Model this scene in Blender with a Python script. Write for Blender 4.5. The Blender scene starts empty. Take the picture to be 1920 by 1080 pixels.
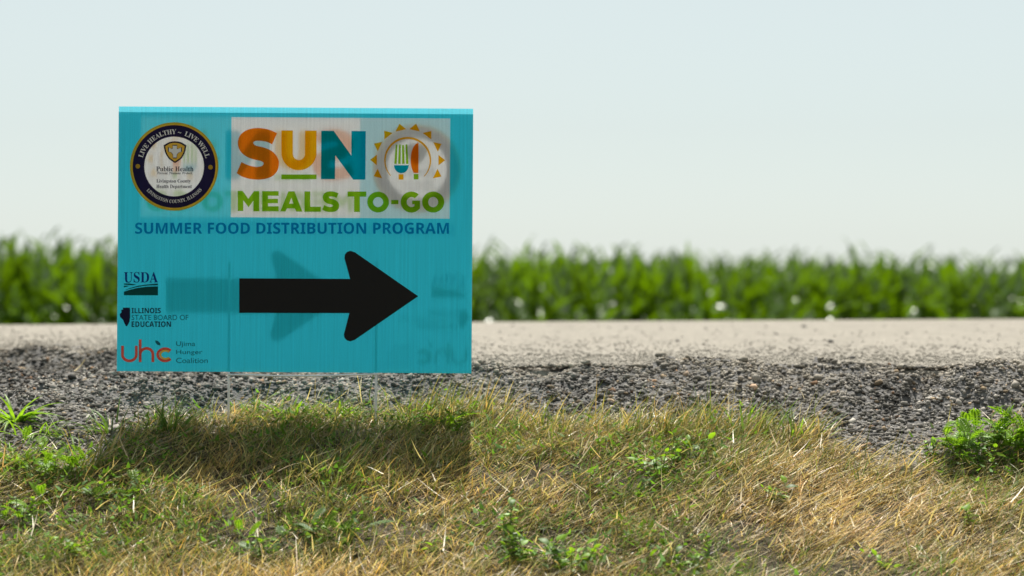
import bpy, math, random
import numpy as np
from mathutils import Vector, Matrix
from mathutils.geometry import tessellate_polygon

random.seed(7); RNG = np.random.default_rng(7)
scene = bpy.context.scene
COL = scene.collection
RAD = math.radians

# ------------------------------------------------------------------ camera, sky, sun, exposure
CAMZ = 0.60            # eye height above the foot of the bank
FPX = 4533.0           # focal length in photo pixels (85 mm on a 36 mm sensor)
HORIZON = 574.0        # photo row of the horizon
D_SIGN = 4.16
cam = bpy.data.objects.new('camera', bpy.data.cameras.new('camera')); COL.objects.link(cam)
cam.location = (0, 0, CAMZ)
cam.rotation_euler = (RAD(90) + math.atan((HORIZON - 540) / FPX), 0, 0)
cam.data.sensor_width = 36; cam.data.lens = 85
cam.data.clip_start = 0.05; cam.data.clip_end = 9000
cam.data.dof.use_dof = True; cam.data.dof.focus_distance = D_SIGN - 0.15; cam.data.dof.aperture_fstop = 4.3
scene.camera = cam

SUN_EL, SUN_AZ = 65.0, 0.5      # degrees; azimuth measured from +Y (behind the sign) towards +X
world = bpy.data.worlds.new('World'); scene.world = world; world.use_nodes = True
wn = world.node_tree.nodes; wl = world.node_tree.links
sky = wn.new('ShaderNodeTexSky'); sky.sky_type = 'NISHITA'; sky.sun_disc = False
sky.sun_elevation = RAD(SUN_EL); sky.sun_rotation = RAD(SUN_AZ)
sky.altitude = 0; sky.air_density = 1.0; sky.dust_density = 0.6; sky.ozone_density = 1.0
hs = wn.new('ShaderNodeHueSaturation'); hs.inputs['Saturation'].default_value = 0.42; hs.inputs['Hue'].default_value = 0.488      # milky summer haze
wl.new(sky.outputs[0], hs.inputs['Color']); tint = wn.new('ShaderNodeVectorMath'); tint.operation = 'MULTIPLY'; tint.inputs[1].default_value = (.905, .95, .93)   # white balance of the photograph
wl.new(hs.outputs[0], tint.inputs[0])
veil = wn.new('ShaderNodeVectorMath'); veil.operation = 'MULTIPLY_ADD'          # even milky veil over the whole sky
veil.inputs[1].default_value = (.58, .58, .58); veil.inputs[2].default_value = (2.70, 2.98, 2.92)
wl.new(tint.outputs[0], veil.inputs[0]); wl.new(veil.outputs[0], wn['Background'].inputs[0]); wn['Background'].inputs[1].default_value = 0.0738
sl = bpy.data.lights.new('sun', 'SUN'); sl.energy = 5.0; sl.angle = RAD(0.53); sl.color = (1, 0.955, 0.88)
so = bpy.data.objects.new('sun', sl); COL.objects.link(so)
d = Vector((math.sin(RAD(SUN_AZ)) * math.cos(RAD(SUN_EL)), math.cos(RAD(SUN_AZ)) * math.cos(RAD(SUN_EL)), math.sin(RAD(SUN_EL))))
so.rotation_euler = d.to_track_quat('Z', 'Y').to_euler(); so.location = d * 20
scene.view_settings.view_transform = 'Standard'; scene.view_settings.look = 'None'
scene.view_settings.exposure = 0.68; scene.view_settings.gamma = 1.0
scene.cycles.use_denoising = True
scene.cycles.max_bounces = 14; scene.cycles.diffuse_bounces = 5; scene.cycles.transmission_bounces = 8
scene.cycles.transparent_max_bounces = 16; scene.cycles.sample_clamp_indirect = 8

# ------------------------------------------------------------------ materials
def new_mat(name):
    m = bpy.data.materials.new(name); m.use_nodes = True
    nt = m.node_tree; nt.nodes.clear()
    return m, nt.nodes, nt.links, nt.nodes.new('ShaderNodeOutputMaterial')

def leafy(name, attr=None, color=(.1, .2, .03), trans=0.45, rough=0.5, spec=0.3, tint=(1.15, 1.1, 0.55), noise=None):
    """blade / leaf: glossy diffuse mixed with light coming through the blade"""
    m, n, l, out = new_mat(name)
    if attr:
        a = n.new('ShaderNodeAttribute'); a.attribute_name = attr; src = a.outputs['Color']
    else:
        r = n.new('ShaderNodeRGB'); r.outputs[0].default_value = (*color, 1); src = r.outputs[0]
    if noise:
        tc = n.new('ShaderNodeNewGeometry'); no = n.new('ShaderNodeTexNoise'); no.inputs['Scale'].default_value = noise
        l.new(tc.outputs['Position'], no.inputs['Vector'])
        mr = n.new('ShaderNodeMapRange'); mr.inputs[3].default_value = 0.55; mr.inputs[4].default_value = 1.45
        mr.inputs[1].default_value = .25; mr.inputs[2].default_value = .75
        l.new(no.outputs[0], mr.inputs[0])
        mu = n.new('ShaderNodeVectorMath'); mu.operation = 'SCALE'
        l.new(src, mu.inputs[0]); l.new(mr.outputs[0], mu.inputs['Scale']); src = mu.outputs[0]
    p = n.new('ShaderNodeBsdfPrincipled'); p.inputs['Roughness'].default_value = rough
    p.inputs['Specular IOR Level'].default_value = spec
    l.new(src, p.inputs['Base Color'])
    t = n.new('ShaderNodeBsdfTranslucent')
    v = n.new('ShaderNodeVectorMath'); v.operation = 'MULTIPLY'; v.inputs[1].default_value = tint
    l.new(src, v.inputs[0]); l.new(v.outputs[0], t.inputs['Color'])
    mx = n.new('ShaderNodeMixShader'); mx.inputs[0].default_value = trans
    l.new(p.outputs[0], mx.inputs[1]); l.new(t.outputs[0], mx.inputs[2]); l.new(mx.outputs[0], out.inputs[0])
    return m

def rocky(name, ramp, scale=60.0, bump=0.3, bscale=300.0, rough=0.85, attr=None, speckle=None):
    m, n, l, out = new_mat(name)
    g = n.new('ShaderNodeNewGeometry')
    no = n.new('ShaderNodeTexNoise'); no.inputs['Scale'].default_value = scale; no.inputs['Detail'].default_value = 8
    no.inputs['Roughness'].default_value = 0.65
    l.new(g.outputs['Position'], no.inputs['Vector'])
    cr = n.new('ShaderNodeValToRGB')
    while len(cr.color_ramp.elements) < len(ramp): cr.color_ramp.elements.new(0.5)
    for e, (pos, c) in zip(cr.color_ramp.elements, ramp): e.position = pos; e.color = (*c, 1)
    l.new(no.outputs[0], cr.inputs[0]); src = cr.outputs[0]
    if attr:
        a = n.new('ShaderNodeAttribute'); a.attribute_name = attr
        mx = n.new('ShaderNodeMix'); mx.data_type = 'RGBA'; mx.blend_type = 'MULTIPLY'; mx.inputs[0].default_value = 1
        l.new(a.outputs['Color'], mx.inputs[6]); l.new(src, mx.inputs[7]); src = mx.outputs[2]
    vo = n.new('ShaderNodeTexVoronoi'); vo.inputs['Scale'].default_value = bscale
    l.new(g.outputs['Position'], vo.inputs['Vector'])
    if speckle:
        # each aggregate chip of the surface has a tone of its own
        bw = n.new('ShaderNodeSeparateColor'); l.new(vo.outputs['Color'], bw.inputs[0])
        mr = n.new('ShaderNodeMapRange'); mr.inputs[3].default_value = speckle[0]; mr.inputs[4].default_value = speckle[1]
        l.new(bw.outputs[0], mr.inputs[0])
        vm = n.new('ShaderNodeVectorMath'); vm.operation = 'SCALE'
        l.new(src, vm.inputs[0]); l.new(mr.outputs[0], vm.inputs['Scale']); src = vm.outputs[0]
    if speckle:
        v2 = n.new('ShaderNodeTexVoronoi'); v2.inputs['Scale'].default_value = 70; l.new(g.outputs['Position'], v2.inputs['Vector'])
        b2 = n.new('ShaderNodeSeparateColor'); l.new(v2.outputs['Color'], b2.inputs[0])
        m2 = n.new('ShaderNodeMapRange'); m2.inputs[3].default_value = .92; m2.inputs[4].default_value = 1.08; l.new(b2.outputs[1], m2.inputs[0])
        s2 = n.new('ShaderNodeVectorMath'); s2.operation = 'SCALE'; l.new(src, s2.inputs[0]); l.new(m2.outputs[0], s2.inputs['Scale']); src = s2.outputs[0]
    p = n.new('ShaderNodeBsdfPrincipled'); p.inputs['Roughness'].default_value = rough
    p.inputs['Specular IOR Level'].default_value = 0.25
    l.new(src, p.inputs['Base Color'])
    b = n.new('ShaderNodeBump'); b.inputs['Strength'].default_value = bump; b.inputs['Distance'].default_value = 0.004
    l.new(vo.outputs['Distance'], b.inputs['Height']); l.new(b.outputs[0], p.inputs['Normal'])
    l.new(p.outputs[0], out.inputs[0])
    return m

M_GRASS = leafy('grass_blades', attr='Col', trans=0.4, rough=0.40, spec=0.45)
M_COVER = leafy('leaflets', attr='Col', trans=0.5, rough=0.6, spec=0.2)
M_WEED = leafy('weed_leaf', color=(.21, .38, .025), trans=0.52, rough=0.45, spec=0.35, noise=60)
M_WEEDD = leafy('weed_leaf_dull', color=(.10, .18, .04), trans=0.4, rough=0.5, spec=0.3, noise=60)
M_STEM = leafy('weed_stem', color=(.12, .17, .05), trans=0.1)
M_STRAW = leafy('dry_straw', color=(.5, .4, .22), trans=0.25)
M_CORN = leafy('corn_leaf', color=(.070, .142, .003), trans=0.46, rough=0.29, spec=0.9, tint=(1.6, 1.45, 0.2), noise=3.0)
M_CSTALK = leafy('corn_stalk', color=(.10, .19, .03), trans=0.05, rough=0.4)
M_SOIL = rocky('soil_and_thatch', [(.3, (.02, .017, .012)), (.5, (.045, .036, .022)), (.68, (.09, .07, .04))], scale=45, bump=.6, bscale=260)
M_ROAD = rocky('weathered_chip_road', [(.3, (.19, .172, .140)), (.5, (.24, .217, .178)), (.7, (.275, .249, .207))], scale=9, bump=.25, bscale=210, speckle=(.6, 1.3))
M_TAR = rocky('crumbled_edge', [(.3, (.05, .048, .045)), (.5, (.11, .105, .10)), (.7, (.2, .19, .175))], scale=40, bump=.8, bscale=180)
M_STONE = rocky('gravel_stone', [(.3, (.75, .75, .75)), (.5, (1, 1, 1)), (.7, (1.2, 1.2, 1.2))], scale=160, bump=.25, bscale=900, attr='Col')
M_DARKSTONE = rocky('dark_stone', [(.3, (.03, .03, .032)), (.6, (.07, .066, .06))], scale=160, bump=.3, bscale=700)
M_FIELD = rocky('field_soil', [(.3, (.05, .04, .025)), (.7, (.11, .09, .05))], scale=2, bump=.3, bscale=20)

# ------------------------------------------------------------------ mesh helpers
def np_mesh(name, V, quads=None, tris=None, mat=None, colors=None, smooth=False):
    me = bpy.data.meshes.new(name)
    V = np.asarray(V, np.float32).reshape(-1, 3)
    parts = []; starts = []; off = 0
    if quads is not None and len(quads):
        q = np.asarray(quads, np.int32); parts.append(q.ravel()); starts.append(off + 4 * np.arange(len(q))); off += q.size
    if tris is not None and len(tris):
        t = np.asarray(tris, np.int32); parts.append(t.ravel()); starts.append(off + 3 * np.arange(len(t))); off += t.size
    loops = np.concatenate(parts); st = np.concatenate(starts).astype(np.int32)
    me.vertices.add(len(V)); me.vertices.foreach_set('co', V.ravel())
    me.loops.add(len(loops)); me.loops.foreach_set('vertex_index', loops)
    me.polygons.add(len(st)); me.polygons.foreach_set('loop_start', st)
    if smooth: me.polygons.foreach_set('use_smooth', np.ones(len(st), bool))
    if colors is not None:
        ca = me.color_attributes.new('Col', 'FLOAT_COLOR', 'POINT')
        c4 = np.ones((len(V), 4), np.float32); c4[:, :3] = colors; ca.data.foreach_set('color', c4.ravel())
    me.update(calc_edges=True); me.validate()
    if mat: me.materials.append(mat)
    return me

def link(name, me, parent=None, loc=None, **props):
    o = bpy.data.objects.new(name, me); COL.objects.link(o)
    if parent is not None: o.parent = parent
    if loc is not None: o.location = loc
    for k, v in props.items(): o[k] = v
    return o

def thing(name, label, cat, loc=(0, 0, 0), group=None, rotz=0.0):
    o = bpy.data.objects.new(name, None); COL.objects.link(o); o.location = loc; o.rotation_euler = (0, 0, rotz)
    o.empty_display_size = 0.05
    o['label'] = label; o['category'] = cat
    if group: o['group'] = group
    return o

# ------------------------------------------------------------------ smooth value noise
_T = np.random.default_rng(3).random((256, 256))
def vnoise(x, y, s=1.0):
    x = np.asarray(x, float) * s + 500.3; y = np.asarray(y, float) * s + 500.7
    xi = np.floor(x).astype(int); yi = np.floor(y).astype(int); fx = x - xi; fy = y - yi
    fx = fx * fx * (3 - 2 * fx); fy = fy * fy * (3 - 2 * fy)
    g = lambda a, b: _T[a % 256, b % 256]
    return (g(xi, yi) * (1 - fx) + g(xi + 1, yi) * fx) * (1 - fy) + (g(xi, yi + 1) * (1 - fx) + g(xi + 1, yi + 1) * fx) * fy
def fbm(x, y, s=1.0, o=4):
    r = 0; a = .5; t = 0
    for k in range(o): r = r + a * vnoise(x + 17 * k, y - 9 * k, s * 2 ** k); t += a; a *= .5
    return r / t

# ------------------------------------------------------------------ the lie of the land
TAN = math.tan(RAD(20)); COS = math.cos(RAD(20))
def y_crown(x): return 7.8 + TAN * np.asarray(x, float)
def y_bank(x):                                  # line where the bank meets the road bed
    x = np.asarray(x, float)
    return 4.45 + TAN * (np.maximum(x - 1.2, 0) + np.minimum(x + 1.2, 0))
EDX = [-60, -3, -1.3, -1.0, -0.75, -0.55, -0.42, -.25, -.1, .1, .5, .8, 1.0, 1.4, 3, 60]
EDY = [.3, .55, .78, .82, .78, .66, .42, .26, .15, .10, .09, .06, .02, .05, .12, .2]
def y_edge(x):                                  # ragged edge of what is left of the pavement
    x = np.asarray(x, float)
    return y_bank(x) + np.interp(x, EDX, EDY) + .34 * (fbm(x, 0 * x, 4.0) - .5) + .10 * (vnoise(x, 0 * x + 3, 23.0) - .5)
def crown_z(x): return np.clip(-.0505 + .0034 * np.asarray(x, float), -.1, .02)

def road_rel(x, y):
    yb = y_bank(x); yc = y_crown(x); fr = np.clip((yc - y) / (yc - yb), 0, 1.3)
    u = np.maximum((y - yc) * COS, 0)
    return crown_z(x) - .068 * fr ** 1.25 - .068 * np.clip(u / 3.1, 0, 1.2) ** 1.25

def ground_rel(x, y):
    x = np.asarray(x, float); y = np.asarray(y, float)
    yb = y_bank(x); t = yb - y                       # metres down the bank
    bank = -.118 - np.where(t < 1.05, .306 * t, .3213 + .18 * (1 - np.exp(-(t - 1.05) / .6)))
    bank = bank + (.02 * (fbm(x, y, 2.3) - .5) + .03 * (fbm(x, y, 7) - .5)) * np.clip(t * 4, 0, 1)
    u = (y - y_crown(x)) * COS
    bed = road_rel(x, y)
    ye = y_edge(x)
    eroded = np.clip((ye - y) / .10, 0, 1)
    bed = bed - np.where(y < ye + .02, .004 + .05 * np.clip(fbm(x, y, 3.5) - .42, 0, 1) * eroded + .014 * eroded * np.clip((ye - y) / .3, 0, 1), .05)
    z = np.where(t > 0, np.minimum(bank, bed - .0 * t), bed)
    k = np.clip((t + .10) / .20, 0, 1); k = k * k * (3 - 2 * k)
    z = np.where(np.abs(t) < .10, np.minimum(bed, np.where(t > 0, bank, bed)), z)
    # swell of the right-hand lump of broken asphalt
    # clods and hollows of the crumbled strip
    z = z + np.where((t < .28) & (y < ye + .03), .075 * (fbm(x, y, 13, 4) - .5) * np.clip((.28 - t) / .1, 0, 1), 0)
    z = z + .026 * np.exp(-(((x - .86) / .11) ** 2 + ((y - 4.36) / .09) ** 2))
    # crack beside the lump
    ax, ay, bx, by = .70, 4.30, .84, 4.56
    q = np.clip(((x - ax) * (bx - ax) + (y - ay) * (by - ay)) / ((bx - ax) ** 2 + (by - ay) ** 2), 0, 1)
    z = z - .03 * np.exp(-(np.hypot(x - ax - q * (bx - ax), y - ay - q * (by - ay)) / .014) ** 2)
    # ditch and field beyond the far edge
    far = np.interp(u, [3.1, 3.4, 6.0, 7.2, 9.5, 4000], [-.118, -.19, -1.2, -1.25, -1.1, -1.1])
    z = np.where(u > 3.1, far + .04 * (fbm(x, y, .8) - .5), z)
    return z
def ground_z(x, y): return CAMZ + ground_rel(x, y)
def top_z(x, y):
    return np.where((y > y_edge(x)) & ((y - y_crown(x)) * COS < 3.1), CAMZ + road_rel(x, y), ground_z(x, y))

def pix(px, py):
    """where the view through a photo pixel meets the ground"""
    dy = np.linspace(3.0, 9, 1500)
    zr = -(py - HORIZON) / FPX * dy; x = (px - 960) / FPX * dy
    hit = np.nonzero(zr <= top_z(x, dy) - CAMZ)[0]
    i = hit[0] if len(hit) else 1499
    return float(x[i]), float(dy[i]), float(top_z(x[i], dy[i]))

# ------------------------------------------------------------------ ground, road
def axis(segs):
    out = []
    for a, b, n in segs: out += list(np.linspace(a, b, n, endpoint=False))
    return np.array(out + [segs[-1][1]])
gx = axis([(-3500, -200, 12), (-200, -20, 20), (-20, -2.2, 45), (-2.2, 2.2, 290), (2.2, 20, 45), (20, 200, 20), (200, 3500, 12)])
gy = axis([(-3500, -60, 10), (-60, 0, 20), (0, 3.0, 24), (3.0, 5.6, 180), (5.6, 26, 70), (26, 200, 24), (200, 4500, 16)])
X, Y = np.meshgrid(gx, gy, indexing='ij'); Z = ground_z(X, Y)
def grid_quads(nx, ny):
    i, j = np.meshgrid(np.arange(nx - 1), np.arange(ny - 1), indexing='ij'); a = (i * ny + j).ravel()
    return np.stack([a, a + ny, a + ny + 1, a + 1], 1)
Q = grid_quads(len(gx), len(gy))
me = np_mesh('ground', np.stack([X, Y, Z], -1), Q, mat=M_SOIL, smooth=True)
me.materials.append(M_TAR); me.materials.append(M_FIELD)

# where grass starts: bottom line of the gravel as photo pixels, turned into ground positions
GB_PIX = [(-120, 862), (0, 866), (90, 876), (165, 890), (200, 858), (260, 822), (330, 806), (420, 795), (560, 786), (700, 782),
          (880, 782), (960, 806), (1100, 812), (1300, 808), (1420, 804), (1520, 816), (1570, 856), (1640, 874), (1700, 870), (1740, 852), (1820, 832), (1920, 830), (2040, 830)]
GB = np.array([pix(a, b)[:2] for a, b in GB_PIX])
def y_grass(x):
    x = np.asarray(x, float)
    inside = np.interp(x, GB[:, 0], GB[:, 1])
    inside = inside + .10 * (fbm(x, 0 * x + 7, 9, 3) - .5)
    return inside + (y_bank(x) - y_bank(np.clip(x, GB[0, 0], GB[-1, 0])))
cx = X.ravel()[Q].mean(1); cy = Y.ravel()[Q].mean(1)
mi = np.where(cy > y_grass(cx) - .01, 1, 0); mi = np.where((cy - y_crown(cx)) * COS > 3.3, 2, mi)
me.polygons.foreach_set('material_index', mi.astype(np.int32))
link('ground', me, kind='structure')

rx = axis([(-400, -20, 40), (-20, -2.2, 60), (-2.2, 2.2, 420), (2.2, 20, 60), (20, 400, 40)])
rt = np.concatenate([np.linspace(0, .08, 26, endpoint=False), np.linspace(.08, .55, 60, endpoint=False), np.linspace(.55, 1, 16)])
RX, RT = np.meshgrid(rx, rt, indexing='ij')
y0 = y_edge(RX); y1 = y_crown(RX) + 3.1 / COS
RY = y0 + (y1 - y0) * RT
RZ = CAMZ + road_rel(RX, RY) + .004 * (fbm(RX, RY, 14) - .5) * np.clip((8 - RY), 0, 1) - (.004 + .03 * np.clip(fbm(RX, RY, 7, 3) - .42, 0, 1)) * np.exp(-((RY - y0) / .10))
V = np.stack([RX, RY, RZ], -1)
sk = V[:, :1].copy(); sk[..., 2] -= .06; sk[..., 1] += .01
V = np.concatenate([sk, V], 1)
link('road', np_mesh('road', V, grid_quads(V.shape[0], V.shape[1]), mat=M_ROAD, smooth=True), kind='structure')

# ------------------------------------------------------------------ gravel
def ico():
    t = (1 + 5 ** .5) / 2
    v = np.array([(-1, t, 0), (1, t, 0), (-1, -t, 0), (1, -t, 0), (0, -1, t), (0, 1, t), (0, -1, -t), (0, 1, -t), (t, 0, -1), (t, 0, 1), (-t, 0, -1), (-t, 0, 1)], float)
    f = np.array([(0, 11, 5), (0, 5, 1), (0, 1, 7), (0, 7, 10), (0, 10, 11), (1, 5, 9), (5, 11, 4), (11, 10, 2), (10, 7, 6), (7, 1, 8),
                  (3, 9, 4), (3, 4, 2), (3, 2, 6), (3, 6, 8), (3, 8, 9), (4, 9, 5), (2, 4, 11), (6, 2, 10), (8, 6, 7), (9, 8, 1)])
    return v / np.linalg.norm(v[0]), f
IV, IF = ico()
OV = np.array([(1, 0, 0), (-1, 0, 0), (0, 1, 0), (0, -1, 0), (0, 0, 1), (0, 0, -1)], float)
OF = np.array([(0, 2, 4), (2, 1, 4), (1, 3, 4), (3, 0, 4), (2, 0, 5), (1, 2, 5), (3, 1, 5), (0, 3, 5)])
def stones(name, P, r, col, mat, flat=.6, small=False):
    n = len(P); IV, IF = (OV, OF) if small else (globals()['IV'], globals()['IF']); nv = len(IV)
    v = IV[None] * (1 + .75 * (RNG.random((n, nv, 1)) - .5)) * np.stack([1 + .5 * RNG.random(n), 1 + .5 * RNG.random(n), flat + .5 * RNG.random(n)], 1)[:, None]
    a = RNG.random(n) * 6.283; b = (RNG.random(n) - .5) * 1.2
    ca, sa, cb, sb = np.cos(a)[:, None], np.sin(a)[:, None], np.cos(b)[:, None], np.sin(b)[:, None]
    x, y, z = v[..., 0], v[..., 1], v[..., 2]
    y, z = y * cb - z * sb, y * sb + z * cb
    x, y = x * ca - y * sa, x * sa + y * ca
    v = np.stack([x, y, z], -1) * (r * .8)[:, None, None] + P[:, None]
    f = (IF[None] + nv * np.arange(n)[:, None, None]).reshape(-1, 3)
    return np_mesh(name, v, tris=f, mat=mat, colors=np.repeat(col, nv, 0))
def stone_cols(n, lo=.035, hi=.30, p=1.7):
    g = lo + (hi - lo) * RNG.random(n) ** p
    c = np.stack([g * 1.09, g, g * .87], 1)
    w = RNG.random(n)
    c[w < .05] *= (1.25, 1.0, .72); c[w > .97] *= (1.5, .95, .6); c[(w > .90) & (w < .95)] *= 1.5
    return c
def gravel():
    P = []; R = []
    n = 400000
    x = RNG.uniform(-1.9, 1.95, n); y = RNG.uniform(4.0, 5.45, n)
    ok = ((np.abs(x) < .26 * y) | (RNG.random(n) < .30)) & (y > y_grass(x) - .05 - .10 * RNG.random(n) ** 2) & (y < y_edge(x) + .005 + .16 * np.maximum(fbm(x, y, 9) - .42 + .25 * (RNG.random(n) - .5), 0))
    x = x[ok]; y = y[ok]; n = len(x)
    r = .0015 + .0033 * RNG.random(n) ** 2.4 + .0035 * (RNG.random(n) > .985) + .004 * (RNG.random(n) > .996)
    z = ground_z(x, y) + r * (.1 + .75 * RNG.random(n)) - .002
    z = np.where(y > y_edge(x), CAMZ + road_rel(x, y) + r * .1, z)
    pale = (np.clip(1 - (y_edge(x) - y) / .22, 0, 1) ** .7 + np.clip(3.2 * (fbm(x, y, 5) - .47), 0, .9))[:, None]; pale = np.clip(pale, 0, 1) * (RNG.random(n) < .8)[:, None]      # stones still caked with road dust near the pavement
    c = stone_cols(n); c = c * (1 - pale) + pale * np.array((.26, .23, .185)) * (.45 + .9 * RNG.random((n, 1)))
    c = c * np.clip(.35 + 1.3 * fbm(x, y, 10, 3), .5, 1.35)[:, None]
    b = r > .0036
    fines = stones('gravel_fines', np.stack([x, y, z], 1)[~b], r[~b] * 1.25, c[~b], M_STONE, small=True)
    x, y, z, r, c = x[b], y[b], z[b], r[b], c[b]
    return stones('gravel', np.stack([x, y, z], 1), r, c, M_STONE), fines
gme, fines = gravel()
link('gravel_fines', fines, kind='stuff', label='fine crumbs of asphalt and dust between the larger gravel stones', category='gravel')
link('gravel', gme, kind='stuff', label='crumbled grey gravel and broken asphalt along the road edge', category='gravel')
def chips():
    n = 26000
    x = RNG.uniform(-1.6, 1.8, n); f = np.minimum(RNG.exponential(.28, n), 2.0)
    y = y_edge(x) + .005 + 1.1 * f; f = np.clip(f, 0, 1)
    r = (.0016 + .0022 * RNG.random(n)) * (1 + 1.0 * (1 - f) ** 8)
    z = CAMZ + road_rel(x, y) + r * .15
    far = RNG.random(n) < .012; y = np.where(far, y_edge(x) + 2.8 * RNG.random(n), y); r = np.where(far, .002 + .003 * RNG.random(n), r); z = CAMZ + road_rel(x, y) + r * .15
    near = np.exp(-(y - y_edge(x)) / .08)
    c = np.stack([np.full(n, .25), np.full(n, .227), np.full(n, .19)], 1) * (.85 + .3 * RNG.random(n))[:, None]
    c = c * 1.1 * (1 - near[:, None] * .8 * RNG.random(n)[:, None])
    c = np.where(far[:, None], c * .6, c)
    return stones('road_chips', np.stack([x, y, z], 1), r * 1.2, c, M_STONE, flat=.45, small=True)
link('road_chips', chips(), kind='stuff', label='fine pale stone chips set in the road surface', category='gravel')

# loose stones lying on the pavement
def pebble_mesh(seed):
    rg = np.random.default_rng(seed)
    import bmesh
    bm = bmesh.new(); bmesh.ops.create_icosphere(bm, subdivisions=2, radius=1)
    off = rg.random(3) * 50
    for v in bm.verts:
        k = 1 + .55 * (float(fbm(v.co.x * 1.1 + off[0], v.co.y * 1.1 + v.co.z * 1.3 + off[1], 1.6, 2)) - .5)
        v.co = Vector((v.co.x * k * 1.25, v.co.y * k, v.co.z * k * .72))
    m = bpy.data.meshes.new('loose_stone'); bm.to_mesh(m); bm.free(); m.materials.append(M_DARKSTONE); return m
PEB = [pebble_mesh(s) for s in (1, 2, 3)]
PEBBLES = [(1557, 640, 5.5), (1598, 671, 6.5), (1270, 639, 4.2), (1507, 612, 4.5), (1456, 626, 3), (1177, 640, 2.6), (1485, 664, 3.2), (1293, 665, 3.4),
           (1793, 673, 4), (1853, 640, 3), (1420, 660, 2.6), (1028, 658, 2.8), (898, 661, 3), (931, 673, 3), (40, 633, 4), (1700, 625, 3), (1158, 655, 2.4)]
for i, (px, py, hw) in enumerate(PEBBLES):
    x, y, z = pix(px, py + hw * .4); r = hw / FPX * y / 1.2
    big = hw > 5
    o = link('loose_stone', PEB[i % 3], loc=(x, y, z + r * .45), category='stone',
             label='largest dark loose stone on the pale pavement' if hw == 6.5 else 'small dark loose stone lying on the pale pavement')
    if hw != 6.5: o['group'] = 'loose stones on the pavement'
    o.scale = (r,) * 3; o.rotation_euler = (0, 0, i * 2.1)

# ------------------------------------------------------------------ grass
def blades(P, yaw, lean, length, width, curl, col, segs=3, tipcol=None):
    """P n,3 base; yaw heading of the bend; lean start angle from upright; curl extra bend along the blade"""
    n = len(P); V = []; C = []
    hx, hy = np.cos(yaw), np.sin(yaw)
    tw = yaw + np.pi / 2 + (RNG.random(n) - .5) * 2.2
    wx, wy = np.cos(tw), np.sin(tw)
    pos = P.copy(); ang = lean.copy()
    for s in range(segs + 1):
        t = s / segs; w = width * (1 - t ** 1.8) * .5
        c = col if tipcol is None else col * (1 - t) + tipcol * t
        if s < segs:
            V.append(np.stack([pos[:, 0] - wx * w, pos[:, 1] - wy * w, pos[:, 2]], 1)); C.append(c)
            V.append(np.stack([pos[:, 0] + wx * w, pos[:, 1] + wy * w, pos[:, 2]], 1)); C.append(c)
        else:
            V.append(pos.copy()); C.append(c)
        st = length / segs
        pos = pos + np.stack([hx * np.sin(ang) * st, hy * np.sin(ang) * st, np.cos(ang) * st], 1)
        ang = ang + curl / segs
    V = np.stack(V, 1); C = np.stack(C, 1); k = 2 * segs + 1
    b = k * np.arange(n)[:, None]
    q = np.concatenate([b + np.array([2 * s, 2 * s + 1, 2 * s + 3, 2 * s + 2]) for s in range(segs - 1)], 0)
    t = b + np.array([2 * segs - 2, 2 * segs - 1, 2 * segs])
    return V.reshape(-1, 3), q, t, C.reshape(-1, 3)
def gather(name, lst, mat):
    V = []; Qs = []; Ts = []; Cs = []; off = 0
    for v, q, t, c in lst: V.append(v); Qs.append(q + off); Ts.append(t + off); Cs.append(c); off += len(v)
    return np_mesh(name, np.concatenate(V), np.concatenate(Qs), np.concatenate(Ts), mat, np.concatenate(Cs))
def jitter_col(base, n, v=.25, h=.12):
    c = np.array(base)[None] * (1 + v * (RNG.random((n, 1)) * 2 - 1)); return c * (1 + h * (RNG.random((n, 3)) * 2 - 1))

# green patches seen in the photo: pixel centre, radius in metres, strength
GP = [(60, 900, .17, 1.3), (60, 990, .18, 1.1), (210, 940, .10, .9), (320, 1000, .08, .5), (590, 1010, .10, .9), (490, 1040, .08, .7), (560, 778, .07, 1.0), (680, 780, .07, 1.1), (820, 785, .07, .9), (1010, 1030, .10, .9), (950, 990, .05, .6), (1240, 900, .12, .8), (1290, 850, .08, .7), (1420, 800, .10, .6),
      (1830, 850, .10, 1.0), (1300, 1070, .10, .6), (330, 790, .05, .7), (620, 760, .12, .5), (820, 770, .06, .6), (520, 760, .06, .5), (740, 800, .12, .4)]
DP = [(1650, 950, .25, .5), (1020, 950, .10, 1), (330, 940, .08, .8), (1500, 950, .14, .8), (850, 960, .1, .8), (1650, 1020, .12, .8), (1800, 930, .1, .6)]
WEEDY = [(pix(a, b), r, 1.0) for a, b, r in [(90, 900, .14), (50, 985, .13), (500, 1040, .08), (1010, 1060, .12), (1240, 900, .09), (1830, 870, .10), (300, 860, .1)]]
GPW = [(pix(a, b), r, s) for a, b, r, s in GP]; DPW = [(pix(a, b), r, s) for a, b, r, s in DP]
def greenness(x, y):
    g = .34 + 1.6 * (fbm(x, y, 3.2) - .5) + .5 * (fbm(x, y, 11) - .5)
    for (p, r, s) in GPW: g = g + s * 1.0 * np.exp(-(((x - p[0]) / r) ** 2 + ((y - p[1]) / (r * 1.1)) ** 2))
    for (p, r, s) in DPW: g = g - s * .5 * np.exp(-(((x - p[0]) / r) ** 2 + ((y - p[1]) / r) ** 2))
    return np.clip(g, 0.02, .95)
def short(x, y):
    """turf is shorter where leafy weeds crowd it out"""
    k = 0
    for (p, r, s) in WEEDY: k = k + s * np.exp(-(((x - p[0]) / r) ** 2 + ((y - p[1]) / r) ** 2))
    return 1 - .5 * np.clip(k, 0, 1)
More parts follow.
